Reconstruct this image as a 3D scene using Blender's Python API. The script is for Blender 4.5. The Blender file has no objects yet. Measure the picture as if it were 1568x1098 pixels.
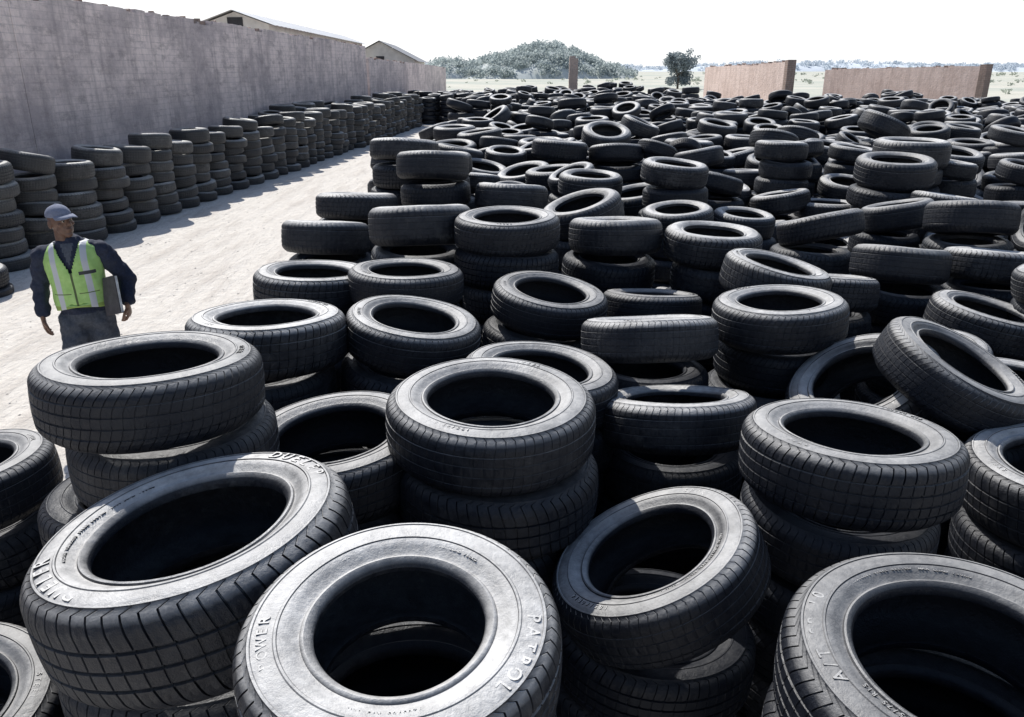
import bpy, bmesh, math, random
from mathutils import Vector, Matrix, Euler, noise
R = random.Random(7)
rad = math.radians
scene = bpy.context.scene
col = scene.collection

# ------------------------------------------------------------------ helpers
def link(o, parent=None):
    col.objects.link(o)
    if parent: o.parent = parent
    return o
def mesh_obj(name, verts, faces, mat=None, parent=None, smooth=False):
    me = bpy.data.meshes.new(name); me.from_pydata(verts, [], faces); me.update()
    if smooth: me.polygons.foreach_set('use_smooth', [True]*len(me.polygons))
    if mat: me.materials.append(mat)
    return link(bpy.data.objects.new(name, me), parent)
def empty(name, loc=(0,0,0), rot=(0,0,0)):
    o = bpy.data.objects.new(name, None); o.location = loc; o.rotation_euler = rot; o.empty_display_size=.2
    return link(o)
class NT:
    def __init__(s, name):
        s.m = bpy.data.materials.new(name); s.m.use_nodes = True
        s.t = s.m.node_tree; s.b = s.t.nodes['Principled BSDF']
    def n(s, typ, **kw):
        nd = s.t.nodes.new(typ)
        for k,v in kw.items(): setattr(nd, k, v)
        return nd
    def l(s, a, b): s.t.links.new(a, b)
    def noise(s, vec, scale, detail=5, rough=.6):
        nd = s.n('ShaderNodeTexNoise'); nd.inputs['Scale'].default_value=scale; nd.inputs['Detail'].default_value=detail
        nd.inputs['Roughness'].default_value=rough
        if vec is not None: s.l(vec, nd.inputs['Vector'])
        return nd.outputs['Fac']
    def mr(s, v, a, b, c=0., d=1.):
        nd = s.n('ShaderNodeMapRange'); s.l(v, nd.inputs[0])
        for i,x in enumerate((a,b,c,d)): nd.inputs[i+1].default_value=x
        return nd.outputs[0]
    def math(s, op, a, b=0.):
        nd = s.n('ShaderNodeMath', operation=op)
        for i,x in enumerate((a,b)):
            if isinstance(x,(int,float)): nd.inputs[i].default_value=x
            else: s.l(x, nd.inputs[i])
        return nd.outputs[0]
    def mix(s, f, a, b, mode='MIX'):
        nd = s.n('ShaderNodeMix', data_type='RGBA', blend_type=mode)
        for i,x in ((0,f),(6,a),(7,b)):
            if isinstance(x,(int,float)): nd.inputs[i].default_value=x
            elif isinstance(x,tuple): nd.inputs[i].default_value=(*x,1) if len(x)==3 else x
            else: s.l(x, nd.inputs[i])
        return nd.outputs[2]
    def bump(s, h, strength=.5, dist=.01, prev=None):
        nd = s.n('ShaderNodeBump'); nd.inputs['Strength'].default_value=strength; nd.inputs['Distance'].default_value=dist
        s.l(h, nd.inputs['Height'])
        if prev is not None: s.l(prev, nd.inputs['Normal'])
        return nd.outputs[0]
    def base(s, c, rough=.8, nrm=None, spec=None):
        if isinstance(c,tuple): s.b.inputs['Base Color'].default_value=(*c,1)
        else: s.l(c, s.b.inputs['Base Color'])
        if isinstance(rough,(int,float)): s.b.inputs['Roughness'].default_value=rough
        else: s.l(rough, s.b.inputs['Roughness'])
        if nrm is not None: s.l(nrm, s.b.inputs['Normal'])
        if spec is not None: s.b.inputs['Specular IOR Level'].default_value=spec
        return s.m
    def obj(s): return s.n('ShaderNodeTexCoord').outputs['Object']
    def pos(s): return s.n('ShaderNodeNewGeometry').outputs['Position']

# ------------------------------------------------------------------ materials
def rubber(name, lo=.60, hi=1.15, sidemax=.11, col_r=(.0055,.0075,.0135), dustc=(.70,.685,.66), k0=.36, spec=.38, dry=0.):
    """black rubber; pale dust settles on the surfaces that face up"""
    k = NT(name); o = k.obj(); g = k.n('ShaderNodeNewGeometry')
    sp = k.n('ShaderNodeSeparateXYZ'); k.l(g.outputs['Normal'], sp.inputs[0])
    up = k.mr(sp.outputs['Z'], .52, .95)
    oi = k.n('ShaderNodeObjectInfo')
    add = k.n('ShaderNodeVectorMath', operation='ADD'); k.l(o, add.inputs[0])
    cmb = k.n('ShaderNodeCombineXYZ'); k.l(k.math('MULTIPLY', oi.outputs['Random'], 37.), cmb.inputs[0]); k.l(k.math('MULTIPLY', oi.outputs['Random'], 91.), cmb.inputs[2])
    k.l(cmb.outputs[0], add.inputs[1]); v = add.outputs[0]
    n1 = k.mr(k.noise(v, 1.6, 5, .7), .34, .66); n2 = k.mr(k.noise(v, 11, 5, .75), .32, .70)
    so_ = k.n('ShaderNodeSeparateXYZ'); k.l(o, so_.inputs[0])
    outer = k.mr(so_.outputs['Z'], .10, .20)     # upper sidewall of the tyre
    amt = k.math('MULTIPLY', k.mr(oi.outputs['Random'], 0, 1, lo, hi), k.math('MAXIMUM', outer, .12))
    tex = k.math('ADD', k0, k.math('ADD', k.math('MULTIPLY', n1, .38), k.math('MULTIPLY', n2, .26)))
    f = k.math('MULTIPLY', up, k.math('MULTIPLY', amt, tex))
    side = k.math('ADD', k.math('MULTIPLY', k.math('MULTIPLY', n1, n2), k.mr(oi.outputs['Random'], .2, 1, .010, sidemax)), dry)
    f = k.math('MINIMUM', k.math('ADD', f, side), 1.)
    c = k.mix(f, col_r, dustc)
    sc = k.math('MULTIPLY', k.mr(k.noise(v, 3.3, 5, .85), .56, .72, 0, .34), k.mr(oi.outputs['Random'], .2, .9, 0., 1.))
    c = k.mix(sc, c, (.17,.16,.145))
    r = k.math('ADD', .38, k.math('MULTIPLY', n2, .27))
    b = k.bump(n2, .26, .012)
    return k.base(c, r, b, spec)
M_rub = rubber('dusty_rubber')
M_row = rubber('old_rubber', .6, 1.1, .22, (.012,.014,.018), (.56,.55,.52), dry=.035)
M_under = rubber('shaded_rubber', .0, .10, .10)  # lower tyres: the dark inside the stacks is put into this rubber's colour
M_let = rubber('tyre_lettering', .75, 1.0, .2, (.02,.02,.025), (.86,.84,.80), .45)

def ground_mat():
    k = NT('dry_ground'); p = k.pos()
    sp = k.n('ShaderNodeSeparateXYZ'); k.l(p, sp.inputs[0])
    n = k.noise(p, .25, 6, .7); nf = k.noise(p, 9, 6, .7); nb = k.noise(p, .04, 5, .65)
    sand = k.mix(k.mr(nf,.3,.7), (.42,.38,.33), (.60,.56,.50)); sand = k.mix(k.mr(n,.35,.65), sand, (.52,.48,.42))
    grass = k.mix(k.mr(n,.35,.65), (.52,.51,.43), (.64,.61,.53)); grass = k.mix(k.mr(nb,.45,.62), grass, (.43,.46,.40))
    f = k.mr(sp.outputs['Y'], 44, 62)
    return k.base(k.mix(f, sand, grass), .95, k.bump(nf,.6,.03), .1)
def path_mat():
    k = NT('sandy_path'); p = k.pos()
    mp = k.n('ShaderNodeMapping'); mp.inputs['Scale'].default_value=(1.6,.30,1); k.l(p, mp.inputs[0])
    nf = k.noise(p, 7, 6, .75); tr = k.noise(mp.outputs[0], 2.0, 6, .65); vf = k.noise(p, 40, 4, .7)
    c = k.mix(k.mr(nf,.3,.7), (.64,.595,.54), (.82,.775,.71)); c = k.mix(k.mr(tr,.48,.66,0,.65), c, (.54,.49,.44)); c = k.mix(k.mr(vf,.58,.74,0,.45), c, (.42,.38,.34))
    b = k.bump(tr,.9,.08); b = k.bump(nf,.8,.045,b); b = k.bump(vf,.35,.01,b)
    return k.base(c, .95, b, .1)
def brick_mat(name, c1, c2, mortar, stain, scale=1., bw=.39, bh=.13, msz=.012, bumps=.5, lowdark=.2, heavy=0.):
    k = NT(name); o = k.obj(); sp = k.n('ShaderNodeSeparateXYZ'); k.l(o, sp.inputs[0])
    cm = k.n('ShaderNodeCombineXYZ'); k.l(k.math('ADD', sp.outputs['X'], sp.outputs['Y']), cm.inputs[0]); k.l(sp.outputs['Z'], cm.inputs[1])
    br = k.n('ShaderNodeTexBrick'); k.l(cm.outputs[0], br.inputs['Vector'])
    br.inputs['Scale'].default_value=scale; br.inputs['Brick Width'].default_value=bw; br.inputs['Row Height'].default_value=bh
    br.inputs['Mortar Size'].default_value=msz; br.inputs['Mortar Smooth'].default_value=.5
    br.inputs['Color1'].default_value=(*c1,1); br.inputs['Color2'].default_value=(*c2,1); br.inputs['Mortar'].default_value=(*mortar,1)
    n = k.noise(o, .45, 8, .72); n2 = k.noise(o, 6, 6, .75)
    mp = k.n('ShaderNodeMapping'); mp.inputs['Scale'].default_value=(2.5,2.5,.35); k.l(o, mp.inputs[0]); n3 = k.noise(mp.outputs[0], 1.2, 6, .7)
    c = k.mix(k.mr(n2,.35,.7,0,.6), br.outputs['Color'], tuple(min(1,x*1.2) for x in c1))
    c = k.mix(k.mr(n,.46,.60,0,.85), c, stain)
    c = k.mix(k.mr(n3,.48,.66,0,.65), c, tuple(x*.75 for x in stain))
    if heavy:
        # mottled render loss: dark patches that follow the courses, and pale plaster left between them
        mp2 = k.n('ShaderNodeMapping'); mp2.inputs['Scale'].default_value=(.6,.6,1.6); k.l(o, mp2.inputs[0]); n4 = k.noise(mp2.outputs[0], 2.2, 7, .8)
        c = k.mix(k.mr(n4,.50,.62,0,heavy), c, tuple(x*.62 for x in stain)); c = k.mix(k.mr(n4,.30,.44,heavy*.6,0), c, tuple(min(1,x*1.15) for x in c1))
    low = k.mr(sp.outputs['Z'], .8, 3.2, lowdark, 0.)  # wall gets darker towards the bottom
    c = k.mix(low, c, tuple(x*.7 for x in stain))
    b = k.bump(br.outputs['Fac'], -bumps, .02); b = k.bump(n2, .9, .05, b)
    return k.base(c, .92, b, .15)
M_wall = brick_mat('weathered_block', (.80,.70,.67), (.70,.61,.60), (.56,.49,.49), (.44,.39,.40), lowdark=.45, heavy=.55)
M_brick = brick_mat('painted_brick', (.76,.61,.54), (.68,.55,.49), (.62,.52,.47), (.60,.47,.41), bw=.3, bh=.1)
M_bend = brick_mat('bare_brick', (.34,.25,.21), (.28,.20,.17), (.38,.34,.31), (.25,.20,.17), bw=.24, bh=.09)
def plain(name, c, rough=.8, sc=20, var=.25, bumpd=.01, spec=.3, bs=.4):
    k = NT(name); o = k.obj(); n = k.noise(o, sc, 5, .65)
    cc = k.mix(k.mr(n,.3,.7), tuple(x*(1-var) for x in c), tuple(min(1,x*(1+var)) for x in c))
    return k.base(cc, rough, k.bump(n, bs, bumpd), spec)
def foliage(name, c1, c2, trans=.0):
    k = NT(name); p = k.pos(); n = k.noise(p, .35, 4, .7); n2 = k.noise(p, 2.5, 3, .7)
    c = k.mix(k.mr(n2,.35,.65), k.mix(k.mr(n,.35,.65), c1, c2), tuple(x*.75 for x in c1))
    m = k.base(c, .9, None, .1)
    if trans:
        tr=k.n('ShaderNodeBsdfTranslucent'); k.l(c,tr.inputs[0]); mx=k.n('ShaderNodeMixShader'); mx.inputs[0].default_value=trans
        k.l(k.b.outputs[0],mx.inputs[1]); k.l(tr.outputs[0],mx.inputs[2]); k.l(mx.outputs[0],k.t.nodes['Material Output'].inputs[0])
    return m

# ------------------------------------------------------------------ world, sun, camera
SUN_EL, SUN_AZ = rad(46), rad(-30)       # azimuth from +Y, negative = left
w = bpy.data.worlds.new('World'); scene.world = w; w.use_nodes = True
wt = w.node_tree; bg = wt.nodes['Background']; sky = wt.nodes.new('ShaderNodeTexSky')
sky.sky_type='NISHITA'; sky.sun_disc=False; sky.sun_elevation=SUN_EL; sky.sun_rotation=SUN_AZ; sky.dust_density=1.; sky.air_density=1.0; sky.ozone_density=1.
# bright white haze low on the horizon, thinning upward
tc=wt.nodes.new('ShaderNodeTexCoord'); sx=wt.nodes.new('ShaderNodeSeparateXYZ'); wt.links.new(tc.outputs['Generated'],sx.inputs[0])
mr=wt.nodes.new('ShaderNodeMapRange'); mr.interpolation_type='SMOOTHSTEP'; wt.links.new(sx.outputs['Z'],mr.inputs[0])
for i,x in enumerate((.06,.38,.97,.0)): mr.inputs[i+1].default_value=x
mx=wt.nodes.new('ShaderNodeMix'); mx.data_type='RGBA'; wt.links.new(mr.outputs[0],mx.inputs[0]); wt.links.new(sky.outputs[0],mx.inputs[6]); mx.inputs[7].default_value=(8.4,8.45,8.5,1)
wt.links.new(mx.outputs[2],bg.inputs[0]); bg.inputs[1].default_value=.135
sd = bpy.data.lights.new('sun','SUN'); sd.energy=5.0; sd.angle=rad(.5); sd.color=(1,.97,.92)
so = link(bpy.data.objects.new('sun', sd))
sv = Vector((math.sin(SUN_AZ)*math.cos(SUN_EL), math.cos(SUN_AZ)*math.cos(SUN_EL), math.sin(SUN_EL)))
so.rotation_euler = (-sv).to_track_quat('-Z','Y').to_euler(); so.location=(-10,20,30)
cd = bpy.data.cameras.new('camera'); cd.lens=28; cd.sensor_width=36; cd.clip_end=6000; cd.clip_start=.05
co = link(bpy.data.objects.new('camera', cd)); co.location=(0,0,2.7); co.rotation_euler=(rad(70),0,0)
scene.camera = co
scene.view_settings.view_transform='Standard'; scene.view_settings.look='None'; scene.view_settings.exposure=0

# ------------------------------------------------------------------ ground and path
mesh_obj('ground', [(-2500,-40,0),(2500,-40,0),(2500,5000,0),(-2500,5000,0)], [(0,1,2,3)], ground_mat())
def path_sheet():
    vs=[]; fs=[]; nx=8
    for i in range(60):
        y = -4+i*1.05
        xl = -8.9+.05*y; xr = -1.0+ .25*math.sin(y*.6)
        for j in range(nx+1):
            t=j/nx; vs.append((xl+(xr-xl)*t, y, .004))
    for i in range(59):
        for j in range(nx):
            a=i*(nx+1)+j; fs.append((a,a+1,a+nx+2,a+nx+1))
    mesh_obj('dirt_path', vs, fs, path_mat())
path_sheet()
def stones():
    vs=[]; fs=[]
    for i in range(2200):
        y = R.uniform(2,34); x = R.uniform(-6.8+.05*y,-1.4); s = R.choice([.005,.007,.010,.015])*R.uniform(.7,1.3)
        b=len(vs); q=Euler((0,0,R.uniform(0,6)))
        for p in [(1,0,0),(0,1,0),(-1,0,0),(0,-1,0),(0,0,1),(0,0,-.4)]:
            v=Vector(p)*s*R.uniform(.7,1.3); v.rotate(q); vs.append((x+v.x,y+v.y,.006+v.z*.5+s*.05))
        for f in [(0,1,4),(1,2,4),(2,3,4),(3,0,4),(1,0,5),(2,1,5),(3,2,5),(0,3,5)]: fs.append(tuple(b+a for a in f))
    mesh_obj('gravel', vs, fs, plain('stone',(.60,.56,.51)))
stones()

# ------------------------------------------------------------------ tyre meshes (unit outer radius)
def tyre_profile(hw, lod, ngr, worn, k=1.):
    s = hw/.32
    side = [(.600,.205),(.597,.238),(.612,.268),(.640,.288),(.652,.284),(.660,.273),(.676,.277),(.71,.302),(.745,.317),(.758,.319),(.763,.326),(.774,.326),(.780,.320),(.83,.318),(.868,.309),(.880,.305),(.885,.311),(.897,.308),(.903,.298),(.93,.280),(.955,.258),(.972,.236),(.985,.212)]
    if lod==1: side=[side[i] for i in (0,2,3,5,7,10,11,13,15,16,18,20,22)]
    if lod==2: side=[side[i] for i in (0,3,7,13,18,22)]
    if k!=1: side=[(r if r>.90 else .90-(.90-r)*(.90-.5)/(.90-.6) *k ,z) for r,z in side]
    top=[(r,z*s) for r,z in side]
    tr=[]
    crown=lambda z: 1-.26*z*z/s/s
    if lod<2:
        gd=.020*(1-worn)+.004
        cents={4:[.15,.052,-.052,-.15],3:[.11,0,-.11]}[ngr]
        zs=.195
        tr.append((crown(zs*s),zs*s))
        for c in cents:
            for dz,d in ((.0115,0),(.0085,1),(-.0085,1),(-.0115,0)):
                z=(c+dz)*s; tr.append((crown(z)-gd*d,z))
            if lod==0:
                z=(c-.05)*s
                tr.append((crown(z),z))
        tr.append((crown(zs*s),-zs*s))
    else: tr=[(.993,.12*s),(1,0),(.993,-.12*s)]
    inn=[(.625,.215),(.66,.243),(.72,.272),(.80,.288),(.88,.262),(.93,.2),(.952,.1)]
    if k!=1: inn=[(r if r>.90 else .90-(.90-r)*(.90-.5)/(.90-.6)*k,z) for r,z in inn]
    if lod==2: inn=[inn[i] for i in (1,3,5)]
    inn=[(r,z*s) for r,z in inn]
    return top+tr+[(r,-z) for r,z in reversed(top)]+[(r,-z) for r,z in inn]+([(.957,0)])+list(reversed(inn))
def tyre_mesh(name, lod=0, hw=.32, ngr=4, worn=.2, skew=.5, pitch=6, seed=0, k=1.):
    pr = tyre_profile(hw, lod, ngr, worn, k)
    rr=random.Random(seed); ph=rr.uniform(0,6); ov=rr.uniform(.0,.018)
    cols=[]
    if lod==0:
        nb=360//pitch
        for b in range(nb):
            w0=2*math.pi/nb
            a=b*w0
            for f,kk in ((0,0),(.30,0),(.44,2),(.60,0),(.86,0),(.89,1),(.97,1)): cols.append((a+f*w0,kk))
    elif lod==1:
        nb=56
        for b in range(nb):
            w0=2*math.pi/nb
            for f,kk in ((0,0),(.80,0),(.90,1)): cols.append((b*w0+f*w0,kk))
    else: cols=[(2*math.pi*j/36,0) for j in range(36)]
    N=len(cols); m=len(pr); vs=[]; fs=[]
    dep=.020*(1-worn)+.003
    for j,(a0,g) in enumerate(cols):
        for i,(r,z) in enumerate(pr):
            az=abs(z)/hw
            a=a0
            tread=r>.96 and az<.7
            if (r>.925 and az>.6) or tread: a=a0+skew*(az*az)*.12*(1 if z>0 else -1)
            outer = r>.962 or (r>.925 and az>.78)
            rr_=r; zz=z
            if g==1 and outer:
                if az>.5: rr_=r-dep; zz=z*(1-.025*(az>.75))
                elif ngr==4 and az<.12: pass
                else: rr_=r-dep*.45
            elif g==2 and outer and .5<az<.68: rr_=r-.006*(1-worn)
            rr_*=1+ov*math.cos(2*(a0+ph))
            wob=.006*math.sin(3*a0+ph) if az>.5 else 0
            vs.append((rr_*math.cos(a),rr_*math.sin(a),zz+wob))
    for j in range(N):
        kk=(j+1)%N
        for i in range(m):
            n=(i+1)%m
            fs.append((j*m+i,j*m+n,kk*m+n,kk*m+i))
    me=bpy.data.meshes.new(name); me.from_pydata(vs,[],fs)
    me.materials.append(M_rub); me.materials.append(M_let)
    bm=bmesh.new(); bm.from_mesh(me); bmesh.ops.recalc_face_normals(bm, faces=bm.faces[:]); bm.to_mesh(me); bm.free()
    me.polygons.foreach_set('use_smooth',[True]*len(me.polygons)); me.update()
    if lod<2: me.set_sharp_from_angle(angle=rad(34))
    return me
_ch={}
def char_mesh(c):
    if c in _ch: return _ch[c]
    cu=bpy.data.curves.new('t','FONT'); cu.body=c; cu.size=1; cu.extrude=.06; cu.align_x='CENTER'; cu.resolution_u=3; cu.offset=.012
    o=bpy.data.objects.new('t',cu); col.objects.link(o)
    dg=bpy.context.evaluated_depsgraph_get(); dg.update()
    me=bpy.data.meshes.new_from_object(o.evaluated_get(dg))
    d=([v.co.copy() for v in me.vertices],[tuple(p.vertices) for p in me.polygons])
    bpy.data.objects.remove(o); bpy.data.meshes.remove(me); _ch[c]=d
    return d
def lettered(src, name, hw, texts):
    vs=[v.co.copy() for v in src.vertices]; fs=[tuple(p.vertices) for p in src.polygons]; n0=len(fs)
    for s,ang,r,size,sp in texts:
        n=len(s); step=size*sp/(r+size*.35)
        z=(.316 if r>.75 else .301)*hw/.32+.0025
        for i,c in enumerate(s):
            if c==' ': continue
            a=rad(ang)-(i-(n-1)/2)*step
            V,F=char_mesh(c); b=len(vs)
            up=Vector((math.cos(a),math.sin(a),0)); rt=Vector((math.sin(a),-math.cos(a),0))
            for v in V: vs.append(up*(r+v.y*size)+rt*(v.x*size*1.05)+Vector((0,0,z+v.z*.10-.05*max(0,v.y*size))))
            for f in F: fs.append(tuple(b+q for q in f))
    me=bpy.data.meshes.new(name); me.from_pydata([tuple(v) for v in vs],[],fs)
    me.materials.append(M_rub); me.materials.append(M_let)
    for i,p in enumerate(me.polygons):
        p.use_smooth = i<n0; p.material_index = 0 if i<n0 else 1
    me.update(); me.set_sharp_from_angle(angle=rad(34)); return me
HI=[tyre_mesh('tyre_a',0,.33,4,.2,.6,6,1),tyre_mesh('tyre_b',0,.31,4,.6,1.2,5,2),tyre_mesh('tyre_c',0,.35,3,.2,-.7,6,3),tyre_mesh('tyre_d',0,.30,4,.85,.3,5,4)]
FAT=tyre_mesh('tyre_k',0,.33,4,.3,.6,6,11,k=.94)
MID=[tyre_mesh('tyre_e',1,.33,4,.3,.6,6,5),tyre_mesh('tyre_f',1,.30,3,.6,1,6,6),tyre_mesh('tyre_g',1,.36,4,.8,0,6,7)]
LOW=[tyre_mesh('tyre_h',2,.33,4,.2,.6,6,8),tyre_mesh('tyre_i',2,.29,3,.5,1,6,9),tyre_mesh('tyre_j',2,.37,4,.8,0,6,10)]
small='RADIAL TUBELESS STEEL BELTED  MAX LOAD 750KG'
LETB=lettered(HI[2],'tyre_lettered_b',.35,[('DUELER',35,.787,.12,.95),('DUELER',215,.787,.12,.95),('H/T 689',120,.80,.07,.9),(small,160,.705,.03,.75)])
LETC=lettered(FAT,'tyre_lettered_c',.33,[('PATROL',-20,.787,.115,.95),('POWER',195,.79,.09,1.0),(small,90,.67,.03,.75),('P205/65 R15 94H',270,.67,.035,.8)])
LETD=lettered(HI[3],'tyre_lettered_d',.30,[('SPORT',20,.79,.07,1.),('185/60R14',200,.79,.06,.9),(small,280,.70,.03,.75)])
LETE=lettered(HI[1],'tyre_lettered_e',.31,[('A/T SP-10',170,.79,.10,.85),('SP-10',20,.79,.10,.9),(small,100,.715,.03,.75),('LT 235/75 R15',215,.705,.04,.8)])
LETS=[lettered(h,'tyre_lettered_s',w_,[('STEEL',60*i+30,.79,.06,1.),('195/65 R15',60*i+210,.79,.05,.9)]) for i,(h,w_) in enumerate(zip(HI,(.33,.31,.35,.30)))]

# ------------------------------------------------------------------ hand-placed stacks
HW={m.name:h for m,h in zip(HI+MID+LOW,(.33,.31,.35,.30,.33,.30,.36,.33,.29,.37))}
HW.update({LETB.name:.35,LETC.name:.33,LETD.name:.30,LETE.name:.31}); HW.update({m.name:h for m,h in zip(LETS,(.33,.31,.35,.30))})
placed=[]
def tyre(parent, me, c, D, rx, ry, rz, nm, zs=1., under=False):
    o=bpy.data.objects.new(nm, me); col.objects.link(o); o.parent=parent
    o.location=Vector(c)-parent.location
    o.rotation_euler=(Matrix.Rotation(rad(ry),3,'Y')@Matrix.Rotation(rad(rx),3,'X')@Matrix.Rotation(rz,3,'Z')).to_euler()
    o.scale=(D/2,D/2,D/2*zs)
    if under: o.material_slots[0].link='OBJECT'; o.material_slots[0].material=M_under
    return o
def stack(x,y,z,D=.64,rx=0,ry=0,me=None,rz=None,jit=.04,under=None,zs=1.):
    lib = HI if y<5 else MID
    me = me or (R.choice(LETS) if y<5 else R.choice(lib))
    if me in HI: me=LETS[HI.index(me)]
    e=empty('tyre_stack',(x,y,0)); hw=HW[me.name]*D/2*zs
    nrm=Vector((math.sin(rad(ry))*math.cos(rad(rx)), -math.sin(rad(rx)), math.cos(rad(rx))*math.cos(rad(ry))))
    c=Vector((x,y,z))-nrm*hw*.97
    tyre(e,me,c,D,rx,ry,R.uniform(0,6) if rz is None else rz,'tyre_top',zs)
    tilt=math.sin(math.acos(min(1,nrm.z)))
    zt=c.z-hw*nrm.z-D/2*tilt*.62
    placed.append((x,y,D))
    i=0; lo = under or []
    n=max(1,round(zt/.205)); th=zt/n
    while i<n:
        if i<len(lo): dx,dy,DD,rxx,ryy=lo[i]
        else: dx,dy,DD,rxx,ryy=R.uniform(-jit,jit),R.uniform(-jit,jit),D*R.uniform(.92,1.03),R.uniform(-3,3),R.uniform(-3,3)
        m2=R.choice(lib) if i<4 else R.choice(MID); zsc=th/(2*HW[m2.name]*DD/2)
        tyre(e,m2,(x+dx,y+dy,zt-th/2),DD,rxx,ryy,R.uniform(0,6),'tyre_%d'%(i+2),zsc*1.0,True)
        zt-=th; i+=1
    return e
S=stack
S(-1.095,2.26,1.89,.66,-4,0,HI[1],under=[(.03,.03,.62,1,1),(-.06,.0,.66,-2,-3)])
S(-.765,1.64,1.705,.755,-1,-9,LETB,rz=rad(10))
S(-.207,1.215,1.75,.60,8,0,LETC,rz=rad(0),under=[(.0,.02,.60,3,0),(.0,.02,.60,0,0)])
S(.385,1.97,1.41,.63,-1,-25,LETD,rz=rad(20))
S(.95,1.35,1.56,.74,4,0,LETE,rz=rad(0),under=[(.0,.01,.75,1,0),(.02,.0,.75,0,0)])
S(-.067,2.37,1.72,.68,2,1,HI[3],under=[(.02,-.02,.66,1,1)])
S(1.06,2.26,1.65,.655,-5,1,HI[0])
S(1.90,2.42,1.46,.66,0,-4,HI[2])
S(1.79,2.95,1.63,.61,12,22,HI[1])
S(1.46,3.14,1.48,.64,8,-30,HI[0])
S(-.607,2.46,1.55,.66,3,-4,HI[1])
S(-.44,3.46,1.65,.62,2,8,HI[1],under=[(-.05,0,.62,2,6)])
S(-1.07,3.33,1.70,.68,-4,0,HI[0])
S(.21,4.08,1.61,.62,4,8,HI[3],under=[(-.08,.02,.6,0,6)])
S(.623,3.48,1.63,.62,-15,-2,HI[3],under=[(.0,.0,.58,-3,0)])
S(1.285,3.69,1.665,.64,-2,-3,HI[1])
S(.66,2.98,1.46,.64,-14,-2,HI[3],under=[(.0,.02,.60,-3,0)])
S(1.5,4.37,1.68,.60,2,11,HI[2])
S(-.567,4.17,1.70,.62,-2,2,HI[3])
S(-1.08,4.25,1.67,.64,-2,3,HI[0])
S(-.03,4.82,1.87,.64,2,0,HI[1])
S(.69,5.30,1.76,.62,-7,0)
S(1.31,5.14,1.72,.62,2,2)
S(-.585,5.07,1.88,.66,-9,-2)
S(-1.33,5.69,1.67,.62,-10,2)
S(-1.23,6.38,1.77,.64,-7,1)
S(-.67,6.92,2.03,.62,-9,1)
S(-.98,7.5,2.09,.62,-8,2)
S(0.0,6.82,1.78,.62,-8,3)
S(.76,7.8,1.75,.62,4,2)
S(1.53,7.6,1.88,.62,4,5)
S(1.42,6.87,1.58,.62,4,-4)
S(2.1,7.2,1.48,.56,4,4)
S(2.35,6.12,1.64,.64,-14,-11)
S(3.4,7.1,1.58,.62,-8,-10)
S(3.46,6.02,1.75,.64,-12,3)
S(2.62,5.28,1.57,.62,-10,5)
S(3.32,5.42,1.52,.62,-8,4)
S(2.02,4.95,1.46,.62,-10,3)
S(2.80,4.47,1.39,.64,4,10)
S(3.25,4.5,1.63,.62,-5,-8)
S(-1.98,2.50,1.40,.66,-2,-6)
S(-1.52,1.62,1.17,.66,4,4)
S(.12,3.06,1.56,.64,1,5,HI[1])
S(.84,4.62,1.44,.60,-10,2)
S(.50,6.0,1.77,.62,6,-16)
S(2.35,3.4,1.39,.64,-4,6)
S(2.2,4.0,1.31,.62,4,-10)
S(-6.75,9.75,.36,.74,2,3)

# ------------------------------------------------------------------ instanced masses of tyres
def with_mat(me,mat):
    m=me.copy(); m.materials[0]=mat; return m
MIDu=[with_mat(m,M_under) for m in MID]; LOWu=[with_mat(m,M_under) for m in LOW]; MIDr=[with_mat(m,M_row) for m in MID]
def make_inst_group(meshes, gname):
    c=bpy.data.collections.new(gname+'_source')
    for i,m in enumerate(meshes):
        o=bpy.data.objects.new('%s_tyre_%d'%(gname,i), m); c.objects.link(o)
    g=bpy.data.node_groups.new(gname,'GeometryNodeTree')
    g.interface.new_socket('Geometry',in_out='INPUT',socket_type='NodeSocketGeometry')
    g.interface.new_socket('Geometry',in_out='OUTPUT',socket_type='NodeSocketGeometry')
    N=g.nodes; L=g.links
    gi=N.new('NodeGroupInput'); go=N.new('NodeGroupOutput'); ip=N.new('GeometryNodeInstanceOnPoints'); ci=N.new('GeometryNodeCollectionInfo')
    ci.inputs['Collection'].default_value=c; ci.inputs['Separate Children'].default_value=True; ci.inputs['Reset Children'].default_value=True
    def attr(n,t):
        a=N.new('GeometryNodeInputNamedAttribute'); a.data_type=t; a.inputs['Name'].default_value=n
        return a.outputs['Attribute']
    er=N.new('FunctionNodeEulerToRotation')
    L.new(attr('rot','FLOAT_VECTOR'), er.inputs[0]); L.new(er.outputs[0], ip.inputs['Rotation'])
    L.new(attr('scl','FLOAT_VECTOR'), ip.inputs['Scale']); L.new(attr('idx','INT'), ip.inputs['Instance Index'])
    ip.inputs['Pick Instance'].default_value=True
    L.new(gi.outputs[0], ip.inputs['Points']); L.new(ci.outputs[0], ip.inputs['Instance']); L.new(ip.outputs[0], go.inputs[0])
    return g
def mass(name, items, meshes):
    me=bpy.data.meshes.new(name); me.from_pydata([i[0] for i in items],[],[])
    a=me.attributes.new('rot','FLOAT_VECTOR','POINT'); a.data.foreach_set('vector',[x for i in items for x in i[1]])
    a=me.attributes.new('scl','FLOAT_VECTOR','POINT'); a.data.foreach_set('vector',[x for i in items for x in i[2]])
    a=me.attributes.new('idx','INT','POINT'); a.data.foreach_set('value',[i[3] for i in items])
    o=link(bpy.data.objects.new(name,me)); md=o.modifiers.new('inst','NODES'); md.node_group=make_inst_group(meshes,name)
    return o
def rot_e(rx,ry,rz): return tuple((Matrix.Rotation(ry,3,'Y')@Matrix.Rotation(rx,3,'X')@Matrix.Rotation(rz,3,'Z')).to_euler())
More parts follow.
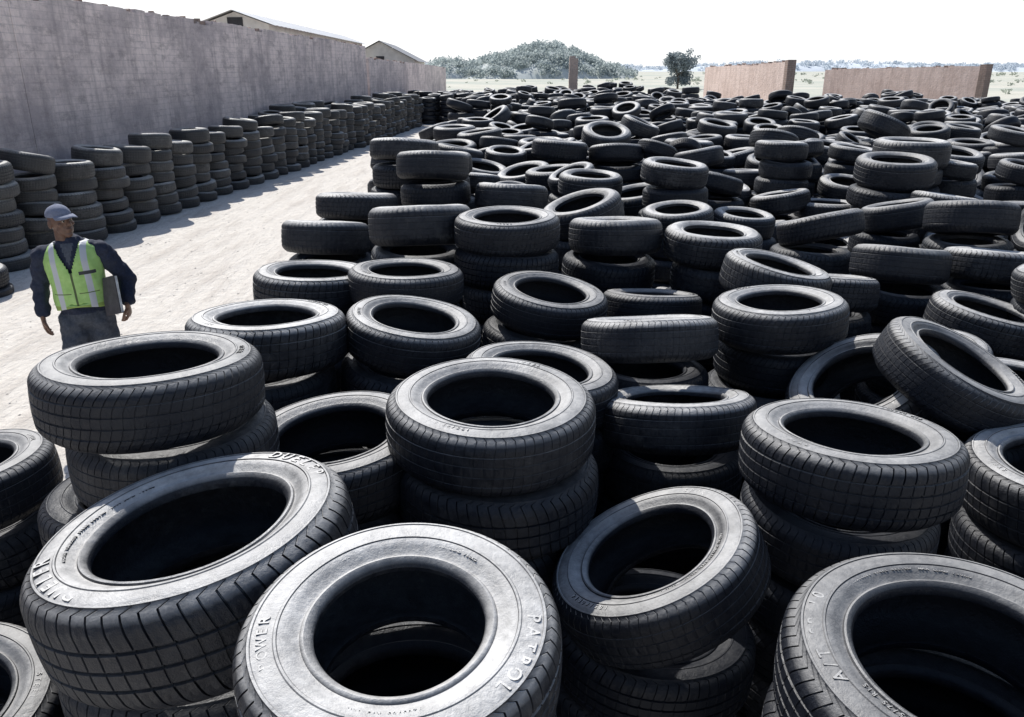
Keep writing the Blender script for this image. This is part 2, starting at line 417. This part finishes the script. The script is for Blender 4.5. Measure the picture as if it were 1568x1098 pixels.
def gen_stack(out,x,y,ztop,D,hws,full=True,tilt=6,keep=4,jit=.04):
    idx=R.randrange(len(hws)); rx=rad(R.gauss(-1,tilt)); ry=rad(R.gauss(0,tilt))
    if R.random()<.12: rx*=2.2; ry*=2.2
    hw=hws[idx]*D/2; t=abs(math.sin(rx))+abs(math.sin(ry))
    z=ztop-hw
    out.append(((x,y,z),rot_e(rx,ry,R.uniform(0,6)),(D/2,)*3,idx))
    zt=z-hw-D/2*t*.5
    n=max(1,round(zt/.2)); th=zt/n
    for i in range(n):
        if not full and i>=keep-1: break
        k=R.randrange(len(hws)); DD=D*R.uniform(.88,1.08); zs=th/(hws[k]*DD)
        out.append(((x+R.uniform(-jit,jit),y+R.uniform(-jit,jit),zt-th/2),rot_e(rad(R.gauss(0,2.5)),rad(R.gauss(0,2.5)),R.uniform(0,6)),(DD/2,DD/2,DD/2*zs),k+3)); zt-=th
near=[];far=[];SP=.69
y=1.0; row=0
while y<43:
    x=-1.35+(row%2)*SP/2
    while x < .72*y+3.0:
        px=x+R.uniform(-.13,.13); py=y+R.uniform(-.13,.13)
        x+=SP
        if y>39.5 and R.random()<(y-39.5)/4: continue
        if px>8 and y>36.5: continue
        if any((px-a)**2+(py-b)**2<(.57)**2 for a,b,d in placed): continue
        if py<1.9 and px<1.8: continue
        nv=noise.noise(Vector((px*.35,py*.35,3)))
        zt=1.60+.36*nv+R.gauss(0,.16)
        if py<8.3 and px<3.6: zt=R.uniform(1.0,1.3)
        if px>6 and y>26: zt-=.30*min(1,(y-26)/6)*min(1,(px-6)/4)
        zt=max(.8,min(2.1,zt))
        if R.random()<.05: zt-=.4
        D=R.choice([.52,.58,.6,.62,.64,.66,.70,.76])
        gen_stack(near if py<15 else far,px,py,zt,D,(.33,.30,.36) if py<15 else (.33,.29,.37), full=(px<-.6 or py<9 or px>.72*y+1.5),tilt=8.5,jit=.065)
    y+=SP*.93; row+=1
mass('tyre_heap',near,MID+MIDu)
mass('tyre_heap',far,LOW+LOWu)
rowi=[]
for r_ in range(2):
    yy=10.4
    while yy<42:
        xx=-7.35+(yy-11.7)*.085 - r_*.86
        if r_==0 or xx>-8.7+.05*yy+.3:
            gen_stack(rowi,xx+R.uniform(-.07,.07),yy,1.42+R.uniform(-.12,.14)+(.12 if r_ else 0),.80*R.uniform(.92,1.05),(.33,.30,.36),tilt=3,jit=.055)
        yy+=.88+R.uniform(-.03,.05)
mass('tyre_row',rowi,MIDr+MIDr)
clus=[]
for i in range(9):
    for j in range(6):
        gen_stack(clus,-6.6+j*.8+R.uniform(-.1,.1)+i*.12,43+i*.9+R.uniform(-.1,.1),1.35+R.uniform(-.2,.2),.74,(.33,.29,.37),tilt=4)
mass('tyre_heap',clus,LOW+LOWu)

# ------------------------------------------------------------------ walls
def wall(name,p0,p1,h0,h1,th,mat,panel=5.2,endmat=None,jag=.10,seed=0):
    rr=random.Random(seed)
    L=(Vector(p1)-Vector(p0)).length; a=math.atan2(p1[1]-p0[1],p1[0]-p0[0])
    vs=[];fs=[];mi=[]
    def box(x0,x1,y0,y1,z0,za,zb,m=0):
        b=len(vs)
        vs.extend([(x0,y0,z0),(x1,y0,z0),(x1,y1,z0),(x0,y1,z0),(x0,y0,za),(x1,y0,zb),(x1,y1,zb),(x0,y1,za)])
        for f in [(0,1,5,4),(1,2,6,5),(2,3,7,6),(3,0,4,7),(4,5,6,7),(3,2,1,0)]: fs.append(tuple(b+q for q in f)); mi.append(m)
    x=0
    while x<L-.01:
        xe=min(L,x+panel)
        q=x; off=rr.uniform(-.04,.05)
        while q<xe-.02:
            qe=min(xe-.015,q+rr.choice([.13,.2,.4,.4,.6])); h=h0+(h1-h0)*(q/L)+off+rr.uniform(-.012,.012)+(-jag*rr.random() if rr.random()<.3 else 0)
            b=len(vs); h2=h+rr.uniform(-.015,.015)
            vs.extend([(q,0,-.1),(qe,0,-.1),(qe,th,-.1),(q,th,-.1),(q,0,h),(qe,0,h2),(qe,th,h2),(q,th,h)])
            for f in [(0,1,5,4),(1,2,6,5),(2,3,7,6),(3,0,4,7),(4,5,6,7)]: fs.append(tuple(b+k for k in f)); mi.append(0)
            q=qe
        if xe<L-.1: box(xe-.014,xe+.001,.05*(1 if th>0 else -1),th*.8,-.1,h0+(h1-h0)*(xe/L)-.12,h0+(h1-h0)*(xe/L)-.12)
        x=xe
    for i in range(int(L*2.2)):
        s=rr.uniform(.2,L-.4)+rr.uniform(0,.2); h=h0+(h1-h0)*(s/L)+rr.uniform(-.03,.01); l=rr.uniform(.05,.2)
        y0=th*rr.uniform(.1,.4); y1=th*rr.uniform(.6,.9)
        box(s,s+l,y0,y1,h-.08,h+rr.uniform(.01,.07),h+rr.uniform(.0,.06),1)
    if endmat: box(L+.002,L+.34,-.04,th+.04,-.1,h1+.05,h1+.07,1)
    me=bpy.data.meshes.new(name); me.from_pydata(vs,[],fs); me.materials.append(mat); me.materials.append(endmat or M_bend)
    me.polygons.foreach_set('material_index',mi); me.update()
    o=link(bpy.data.objects.new(name,me)); o.location=(p0[0],p0[1],0); o.rotation_euler=(0,0,a); return o
wall('block_wall',(-6.9,40.2),(-9.3,-6.0),3.72,4.03,-.25,M_wall,seed=3)
wall('block_wall',(-5.4,69),(-6.85,40.6),2.75,3.2,-.22,M_wall,seed=5)
wall('brick_wall',(11.4,50),(12.25,38),2.80,3.0,.3,M_brick,endmat=M_bend,panel=50,jag=.08,seed=8)
wall('brick_wall',(17.2,46.5),(21.0,38),2.68,2.82,.3,M_brick,endmat=M_bend,panel=50,jag=.06,seed=9)
def pillar():
    vs=[];fs=[]
    def box(x0,x1,y0,y1,z0,z1):
        b=len(vs); vs.extend([(x0,y0,z0),(x1,y0,z0),(x1,y1,z0),(x0,y1,z0),(x0,y0,z1),(x1,y0,z1),(x1,y1,z1),(x0,y1,z1)])
        for f in [(0,1,5,4),(1,2,6,5),(2,3,7,6),(3,0,4,7),(4,5,6,7),(3,2,1,0)]: fs.append(tuple(b+q for q in f))
    z=-.1
    while z<3.15:
        j=R.uniform(-.012,.012); box(-.22+j,.22+j,-.2+j,.2+j,z,z+.098); z+=.1
    box(-.2,.1,-.18,.15,z,z+.1)
    o=mesh_obj('brick_pillar',vs,fs,brick_mat('pillar_brick', (.50,.40,.35), (.42,.34,.30), (.46,.42,.38), (.36,.30,.26), bw=.24, bh=.1)); o.location=(3.15,43.5,0)
pillar()

# ------------------------------------------------------------------ sheds behind the wall
M_roof=plain('sheet_roof',(.62,.62,.62),.5,3,.15); M_plas=plain('plaster',(.60,.58,.55),.9,2,.15); M_dark=plain('dark_opening',(.03,.03,.035),.5)
def shed(name,loc,rz,wd,ln,eave,ridge,roofmat=M_roof):
    e=empty(name,loc,(0,0,rz)); a=wd/2
    v=[(-a,0,0),(a,0,0),(a,0,eave),(0,0,ridge),(-a,0,eave)]; v+= [(x,ln,z) for x,_,z in v]
    mesh_obj('walls',v,[(0,1,2,3,4),(9,8,7,6,5),(1,6,7,2),(5,0,4,9)],M_plas,e)
    vs=[];fs=[]; n=int(ln/.35)
    for sgn in (-1,1):
        for i in range(n+1):
            yy=-.4+(ln+.8)*i/n; dz=.025*(i%2)
            b=len(vs); sl=(ridge-eave)/a
            vs.append((0,yy,ridge+.05+dz)); vs.append((sgn*(a+.35),yy,eave-.35*sl+.05+dz))
            if i: fs.append((b-2,b-1,b+1,b) if sgn>0 else (b,b+1,b-1,b-2))
    mesh_obj('roof',vs,fs,roofmat,e)
    def bx(nm,x0,x1,y0,y1,z0,z1,m):
        vv=[(x0,y0,z0),(x1,y0,z0),(x1,y1,z0),(x0,y1,z0),(x0,y0,z1),(x1,y0,z1),(x1,y1,z1),(x0,y1,z1)]
        mesh_obj(nm,vv,[(0,1,5,4),(1,2,6,5),(2,3,7,6),(3,0,4,7),(4,5,6,7),(3,2,1,0)],m,e)
    bx('door',-.5,.5,-.03,-.003,0,2.1,M_dark); bx('window',-.3,.3,-.03,-.003,eave-.1,eave+.25,M_dark)
    for i in range(3): bx('window_%d'%i,a+.003,a+.03,2+i*ln/3.5,3.4+i*ln/3.5,1.2,2.3,M_dark)
shed('shed',(-10.9,34,0),rad(2),2.6,26,4.35,4.8)
shed('shed',(-9.6,62,0),rad(3),5.0,14,3.3,4.55,plain('dark_roof',(.30,.30,.31),.6,3))

# ------------------------------------------------------------------ vegetation and hills
def leafmass(vs,fs,c,r,n,ls,rr,flat=1.):
    for i in range(n):
        d=Vector((rr.gauss(0,1),rr.gauss(0,1),rr.gauss(0,1))).normalized()*r*(rr.random()**.4); d.z*=flat
        p=c+d; u=Vector((rr.gauss(0,1),rr.gauss(0,1),rr.gauss(0,1))).normalized(); t=u.orthogonal().normalized(); w_=u.cross(t)
        s=ls*rr.uniform(.6,1.4); b=len(vs)
        for a_,b_ in ((-1,-.6),(1,-.7),(.8,.8),(-.7,.9)): vs.append(tuple(p+t*a_*s+w_*b_*s))
        fs.append((b,b+1,b+2,b+3))
def wooded_hill(name,cx,cy,rx,ry,h,n,mat,gm,cr=1.3,fn=None,seed=1,ls=.2):
    rr=random.Random(seed); e=empty(name,(cx,cy,0)); vs=[];fs=[];G=40
    def H(u,v):
        d=u*u+v*v
        if d>=1: return -.2
        b=(1-d)**.8*h
        if fn: b*=fn(u)
        return b*(1+.12*noise.noise(Vector((u*3,v*3,seed))))
    for i in range(G+1):
        for j in range(G+1):
            u=-1+2*i/G; v=-1+2*j/G; vs.append((u*rx,v*ry,H(u,v)))
    for i in range(G):
        for j in range(G): a=i*(G+1)+j; fs.append((a,a+G+1,a+G+2,a+1))
    mesh_obj('slope',vs,fs,gm,e,True)
    vs=[];fs=[]
    for i in range(n):
        u=rr.uniform(-1,1); v=rr.uniform(-1,.35)
        if u*u+v*v>.97: continue
        if noise.noise(Vector((u*5,v*5,seed+4)))<-.15 and rr.random()<.9: continue
        s=cr*rr.uniform(.5,1.5)
        leafmass(vs,fs,Vector((u*rx,v*ry,H(u,v)+s*.5)),s,30,s*ls,rr,.8)
    mesh_obj('trees',vs,fs,mat,e)
F_far=foliage('hazy_foliage',(.43,.49,.49),(.53,.58,.56),.55); G_far=plain('hazy_slope',(.52,.55,.53),.95,.2,.15)  # aerial haze painted in: pale blue-grey leaf and slope colours
prof=lambda u: .72+.28*math.cos((u-.15)*3)+.06*math.sin(u*9)
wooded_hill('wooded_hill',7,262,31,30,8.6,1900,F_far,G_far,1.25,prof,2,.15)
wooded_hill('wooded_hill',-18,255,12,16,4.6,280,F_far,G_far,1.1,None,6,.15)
F_vf=foliage('distant_foliage',(.64,.70,.75),(.70,.75,.79),.5); G_vf=plain('distant_slope',(.62,.67,.72),.95,.05,.1)  # farthest hills: thicker haze mixed straight into the base colours
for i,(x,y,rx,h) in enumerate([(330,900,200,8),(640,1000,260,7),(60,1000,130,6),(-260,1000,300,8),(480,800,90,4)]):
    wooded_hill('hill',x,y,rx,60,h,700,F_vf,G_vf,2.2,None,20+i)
def tree_line():
    rr=random.Random(44); vs=[];fs=[]
    for i in range(150):
        y=rr.uniform(90,300); x=rr.uniform(-.12,.75)*y
        s=rr.uniform(.15,.5)*(1+y/250)
        leafmass(vs,fs,Vector((x,y,s*.4)),s,24,s*.2,rr,.5)
    for i in range(110):
        x=rr.uniform(90,330); y=rr.uniform(330,420); s=rr.uniform(.6,1.6); leafmass(vs,fs,Vector((x,y,s*.4)),s,24,s*.2,rr,.6)
    for i in range(12):
        x=188+rr.gauss(0,5); s=rr.uniform(1.2,2.0); leafmass(vs,fs,Vector((x,400,s)),s,30,s*.2,rr,.8)
    mesh_obj('shrubs',vs,fs,foliage('shrub_foliage',(.43,.47,.40),(.52,.55,.46),.45))  # shrub greens lightened to carry the distance haze in their colour
tree_line()
def tree(loc,h,w_):
    rr=random.Random(5); e=empty('tree',loc); bm=bmesh.new()
    def limb(p,q,r0,r1):
        d=(q-p); L=d.length; m=Matrix.Translation((p+q)/2)@d.to_track_quat('Z','Y').to_matrix().to_4x4()
        bmesh.ops.create_cone(bm,segments=8,radius1=r0,radius2=r1,depth=L,matrix=m)
    limb(Vector((0,0,-.1)),Vector((.05,0,h*.45)),.16,.11)
    tips=[]
    for i in range(9):
        a=i*2.4; q=Vector((math.cos(a)*w_*.27,math.sin(a)*w_*.27,h*rr.uniform(.35,.8))); limb(Vector((.05,0,h*rr.uniform(.15,.4))),q,.07,.02); tips.append(q)
    me=bpy.data.meshes.new('trunk'); bm.to_mesh(me); bm.free(); me.materials.append(plain('bark',(.14,.12,.10),.9)); link(bpy.data.objects.new('trunk',me),e)
    vs=[];fs=[]
    for i in range(110):
        t=rr.choice(tips); c=t+Vector((rr.gauss(0,1),rr.gauss(0,1),rr.gauss(0,.8)))*w_*.12; leafmass(vs,fs,c,w_*.14,45,.10,rr)
    for i in range(18):
        a=rr.uniform(0,6); c=Vector((math.cos(a)*w_*.3,math.sin(a)*w_*.3,h*.2)); leafmass(vs,fs,c,w_*.15,40,.10,rr)
    mesh_obj('crown',vs,fs,foliage('tree_foliage',(.26,.31,.33),(.34,.38,.39),.4),e)  # greyed leaf colour includes the haze in front of the tree
tree((23.6,120,0),5.2,4.2)

# ------------------------------------------------------------------ worker
def tube(bm, pts, rads, seg=20, side=Vector((1,0,0))):
    rings=[]; pts=[Vector(p) for p in pts]; rads=[(r,r) if isinstance(r,(int,float)) else r for r in rads]
    P=[pts[0]-(pts[1]-pts[0]).normalized()*min(rads[0])*.5]+pts+[pts[-1]+(pts[-1]-pts[-2]).normalized()*min(rads[-1])*.5]
    Rr=[(rads[0][0]*.6,rads[0][1]*.6)]+rads+[(rads[-1][0]*.6,rads[-1][1]*.6)]
    for i,p in enumerate(P):
        d=(P[min(i+1,len(P)-1)]-P[max(i-1,0)]).normalized(); s=(side-d*side.dot(d))
        if s.length<.1: s=Vector((0,1,0))-d*d.y
        s.normalize(); t=d.cross(s)
        rings.append([bm.verts.new(p+s*math.cos(2*math.pi*k/seg)*Rr[i][0]+t*math.sin(2*math.pi*k/seg)*Rr[i][1]) for k in range(seg)])
    for a,b in zip(rings,rings[1:]):
        for k in range(seg): bm.faces.new((a[k],a[(k+1)%seg],b[(k+1)%seg],b[k]))
    bm.faces.new(list(reversed(rings[0]))); bm.faces.new(rings[-1])
def ell(bm,c,r,rot=None):
    m=Matrix.Translation(c)@(rot.to_4x4() if rot else Matrix.Identity(4))@Matrix.Diagonal((*r,1)); bmesh.ops.create_uvsphere(bm,u_segments=20,v_segments=14,radius=1,matrix=m)
def finish(bm,name,vox,mats,parent,smooth=4,disp=0,fn=None):
    bmesh.ops.recalc_face_normals(bm,faces=bm.faces[:])
    me=bpy.data.meshes.new(name); bm.to_mesh(me); bm.free(); o=link(bpy.data.objects.new(name,me))
    if vox:
        md=o.modifiers.new('r','REMESH'); md.mode='VOXEL'; md.voxel_size=vox; md.use_smooth_shade=True
    if smooth:
        md=o.modifiers.new('s','SMOOTH'); md.iterations=smooth; md.factor=.5
    dg=bpy.context.evaluated_depsgraph_get(); dg.update(); m2=bpy.data.meshes.new_from_object(o.evaluated_get(dg)); o.modifiers.clear(); o.data=m2
    if disp:
        for v in m2.vertices:
            v.co += v.normal*disp*(noise.noise(Vector((v.co.x*12,v.co.y*12,v.co.z*16)))+.6*noise.noise(Vector((v.co.x*30,v.co.y*30,v.co.z*22))))
    m2.materials.clear()
    for m in mats: m2.materials.append(m)
    for p in m2.polygons:
        p.use_smooth=True
        if fn: p.material_index=fn(p.center)
    o.parent=parent; return o
def worker():
    e=empty('worker',(-3.30,6.0,0),(0,rad(-2.5),rad(14)))
    jacket=plain('navy_jacket',(.028,.035,.06),.85,60,.3,.004); trousers=plain('work_trousers',(.07,.08,.10),.85,60,.3,.004)
    skin=plain('dark_skin',(.17,.10,.072),.40,40,.15,.001); boot=plain('boot_leather',(.02,.018,.016),.5)
    capm=plain('cap_cloth',(.20,.22,.29),.9,80,.2,.003); bookm=plain('notebook_cover',(.09,.085,.09),.5); pap=plain('paper',(.7,.7,.66),.8); tee=plain('shirt',(.10,.11,.13),.9,60,.2,.002)
    bm=bmesh.new()
    TZ=[(.86,.170,.125),(.95,.172,.125),(1.05,.165,.122),(1.15,.17,.125),(1.25,.182,.13),(1.34,.192,.128),(1.41,.175,.11),(1.46,.115,.09)]
    tube(bm,[(0,0,z) for z,_,_ in TZ],[(a,b) for _,a,b in TZ],28)
    tube(bm,[(0,.005,1.44),(0,.004,1.495)],[.073,.066])
    for s in (-1,1): tube(bm,[(s*.012,-.088,1.40),(s*.055,-.06,1.475),(s*.066,.0,1.50)],[.016,.018,.018],10)      # open jacket collar
    for s,pts in ((-1,[(-.12,0,1.405),(-.205,.0,1.375),(-.285,.03,1.12),(-.295,-.03,.93)]),(1,[(.12,0,1.405),(.205,0,1.375),(.335,.05,1.13),(.33,-.07,.97)])):
        tube(bm,pts,[.07,.078,.062,.05]); ell(bm,pts[2],(.064,.066,.07)); ell(bm,pts[1],(.08,.082,.08))
    for hip,knee,ank in (((-.09,0,.88),(-.115,-.10,.50),(-.115,-.03,.11)),((.09,0,.88),(.105,-.0,.49),(.115,.20,.12))):
        tube(bm,[hip,((hip[0]+knee[0])/2,(hip[1]+knee[1])/2,.70),knee,((knee[0]+ank[0])/2,(knee[1]+ank[1])/2+.01,.32),ank],[.11,.10,.078,.075,.068])
    finish(bm,'body',.010,[trousers,jacket,tee],e,2,.014,lambda c: (2 if (c.y<-.05 and abs(c.x)<(c.z-1.31)*.30 and c.z<1.47) else 1) if (c.z>.93 or abs(c.x)>.215) else 0)
    for x,y in ((-.115,-.05),(.115,.18)):
        bm=bmesh.new(); tube(bm,[(x,y+.06,.05),(x,y-.02,.055),(x,y-.12,.045),(x,y-.19,.035)],[(.042,.05),(.046,.055),(.048,.04),(.04,.03)]); tube(bm,[(x,y+.04,.06),(x,y+.03,.15)],[.05,.052]); finish(bm,'boot_%s'%('r' if x<0 else 'l'),.008,[boot],e)
    he=Euler((rad(-2),0,rad(44))).to_matrix(); hc=Vector((-.015,-.025,1.622)); bm=bmesh.new()
    ell(bm,(0,.012,.02),(.076,.094,.098)); ell(bm,(0,-.03,-.045),(.058,.06,.064)); ell(bm,(0,-.062,-.090),(.030,.026,.023))
    ell(bm,(0,-.055,.01),(.05,.036,.05)); tube(bm,[(0,-.088,.018),(0,-.110,-.014)],[.010,.016],12); ell(bm,(-.013,-.099,-.019),(.010,.012,.008)); ell(bm,(.013,-.099,-.019),(.010,.012,.008))
    ell(bm,(0,-.085,.030),(.045,.013,.009)); ell(bm,(0,-.088,-.050),(.025,.012,.008)); ell(bm,(0,-.086,-.062),(.022,.012,.008))
    for s in (-1,1): ell(bm,(s*.080,.015,-.005),(.011,.021,.034)); ell(bm,(s*.043,-.06,-.012),(.02,.02,.017))
    tube(bm,[(0,.03,-.15),(0,.02,-.04)],[.056,.055])
    h=finish(bm,'head',.0045,[skin],e,2); h.location=hc; h.rotation_euler=he.to_euler()
    bm=bmesh.new()
    for s in (-1,1): ell(bm,(s*.028,-.0845,.012),(.0125,.006,.0075))
    o=finish(bm,'eyes',0,[plain('eye_white',(.5,.47,.42),.3)],e,0); o.location=hc; o.rotation_euler=he.to_euler()
    bm=bmesh.new()
    for s in (-1,1): ell(bm,(s*.028,-.0895,.012),(.006,.0025,.006))
    o=finish(bm,'pupils',0,[boot],e,0); o.location=hc; o.rotation_euler=he.to_euler()
    bm=bmesh.new(); ell(bm,(0,.016,.052),(.085,.103,.082))
    for v in [v for v in bm.verts if v.co.z<.046]: v.co.z=.046-(.046-v.co.z)*.06
    for v in bm.verts:
        a=math.atan2(v.co.y-.016,v.co.x); v.co.z+=.004*noise.noise(v.co*25); k_=1-.02*(abs(math.cos(3*a))**8)
        v.co.x*=k_; v.co.y=.016+(v.co.y-.016)*k_
    n=16; top=[];bot=[]
    for i in range(n+1):
        a=math.pi*(1+i/n)
        for lst,dz in ((top,0),(bot,-.005)):
            lst.append([bm.verts.new((rx_*math.cos(a),y0+ry_*math.sin(a),z0+dz-dr*abs(math.cos(a)))) for rx_,y0,ry_,z0,dr in ((.076,-.04,.045,.056,.0),(.079,-.055,.075,.052,.008),(.076,-.07,.105,.046,.016))])
    for i in range(n):
        for q in range(2):
            bm.faces.new((top[i][q],top[i+1][q],top[i+1][q+1],top[i][q+1])); bm.faces.new((bot[i][q+1],bot[i+1][q+1],bot[i+1][q],bot[i][q]))
        bm.faces.new((top[i][2],top[i+1][2],bot[i+1][2],bot[i][2]))
    ell(bm,(0,.016,.135),(.008,.008,.005))
    o=finish(bm,'cap',0,[capm],e,0); o.location=hc; o.rotation_euler=he.to_euler()
    def hand(nm,loc,rot,mirror,curl):
        bm=bmesh.new(); s=-1 if mirror else 1
        tube(bm,[(0,0,.03),(0,0,-.01),(0,.002,-.05),(0,.004,-.085)],[(.026,.02),(.032,.018),(.042,.017),(.042,.014)],16,Vector((0,1,0)))
        for i,(y,l) in enumerate(((-.032,.072),(-.011,.082),(.011,.076),(.031,.06))):
            p=Vector((0,y,-.078)); pts=[p]; a=0
            for j,f in enumerate((.42,.32,.26)):
                a+=curl*(.6,1.,.8)[j]; p=p+Vector((s*math.sin(a)*l*f,y*.06,-math.cos(a)*l*f)); pts.append(p)
            tube(bm,pts,[.0095,.009,.0082,.007],10,Vector((0,1,0)))
        tube(bm,[(0,-.025,-.015),(s*.012,-.05,-.042),(s*.022,-.058,-.075),(s*.028,-.054,-.098)],[.014,.0125,.0105,.009],10,Vector((0,1,0)))
        o=finish(bm,nm,.0035,[skin],e,1); o.location=loc; o.rotation_euler=rot
    hand('hand_r',(-.296,-.045,.905),(rad(12),0,rad(15)),False,.42)
    hand('hand_l',(.328,-.085,.945),(rad(18),rad(10),rad(-10)),True,.62)
    for nm,dim,mt in (('notebook',(.028,.20,.29),bookm),('pages',(.018,.204,.275),pap)):
        bm=bmesh.new(); bmesh.ops.create_cube(bm,size=1,matrix=Matrix.Diagonal((*dim,1)))
        if nm=='notebook': bmesh.ops.bevel(bm,geom=bm.edges[:],offset=.004,segments=2,affect='EDGES')
        o=finish(bm,nm,0,[mt],e,0); o.location=(.242,-.13,1.05); o.rotation_euler=(rad(-14),rad(10),rad(44))
        for p in o.data.polygons: p.use_smooth=False
    # vest
    k=NT('hi_vis_vest'); oc=k.obj(); sp=k.n('ShaderNodeSeparateXYZ'); k.l(oc,sp.inputs[0])
    ax=k.math('ABSOLUTE',sp.outputs['X'])
    band=k.math('MULTIPLY',k.math('GREATER_THAN',ax,.088),k.math('LESS_THAN',ax,.13))
    n=k.noise(oc,25,4,.6)
    c=k.mix(k.mr(n,.3,.7),(.34,.58,.16),(.46,.70,.24)); c=k.mix(k.math('LESS_THAN',ax,.008),c,(.08,.12,.04))
    hem=k.math('LESS_THAN',sp.outputs['Z'],1.0); c=k.mix(hem,c,(.30,.42,.10))
    def rect(x0,x1,z0,z1):
        f=k.math('MULTIPLY',k.math('GREATER_THAN',sp.outputs['X'],x0),k.math('LESS_THAN',sp.outputs['X'],x1))
        f=k.math('MULTIPLY',f,k.math('MULTIPLY',k.math('GREATER_THAN',sp.outputs['Z'],z0),k.math('LESS_THAN',sp.outputs['Z'],z1)))
        return k.math('MULTIPLY',f,k.math('LESS_THAN',sp.outputs['Y'],0.))
    c=k.mix(band,c,(.55,.57,.60))
    c=k.mix(rect(.055,.165,1.235,1.262),c,(.05,.055,.06)); c=k.mix(rect(.028,.16,1.09,1.098),c,(.12,.18,.06)); c=k.mix(rect(-.16,-.028,1.09,1.098),c,(.12,.18,.06))
    k.base(c,.6,k.bump(n,.4,.004))
    VK=[(.975,.19,.147),(1.03,.188,.143),(1.09,.185,.14),(1.15,.187,.141),(1.2,.193,.144),(1.25,.20,.147),(1.30,.206,.147),(1.34,.21,.146),(1.38,.206,.136),(1.415,.192,.126),(1.445,.155,.114),(1.47,.11,.10)]
    def lerp(z):
        for p,q in zip(VK,VK[1:]):
            if z<=q[0]+1e-6:
                t=(z-p[0])/(q[0]-p[0]); return p[1]+(q[1]-p[1])*t,p[2]+(q[2]-p[2])*t
        return VK[-1][1:]
    bm=bmesh.new(); seg=160; rings=[]; NZ=60
    for zi in range(NZ+1):
        z=.975+(1.47-.975)*zi/NZ; a,b=lerp(z); ring=[]
        for i in range(seg):
            t=2*math.pi*i/seg; x=a*math.copysign(abs(math.cos(t))**.85,math.cos(t)); yv=b*math.sin(t)
            f=1+.03*noise.noise(Vector((math.cos(t)*4,math.sin(t)*4,z*9)))+.06*noise.noise(Vector((x*9+z*6,yv*9,z*4)))
            ring.append(bm.verts.new((x*f,yv*f,z+ (.012*math.sin(t*3) if z<1.0 else 0))))
        rings.append(ring)
    for a,b in zip(rings,rings[1:]):
        for i in range(seg):
            j=(i+1)%seg; cx=(a[i].co+b[j].co)/2
            if cx.y<0 and abs(cx.x)<(cx.z-1.24)*.40: continue
            if cx.y<-.05 and abs(cx.x)<.004 and cx.z<1.24: continue
            bm.faces.new((a[i],a[j],b[j],b[i]))
    o=finish(bm,'vest',0,[k.m],e,0); md=o.modifiers.new('so','SOLIDIFY'); md.thickness=.006; md.offset=1
worker()
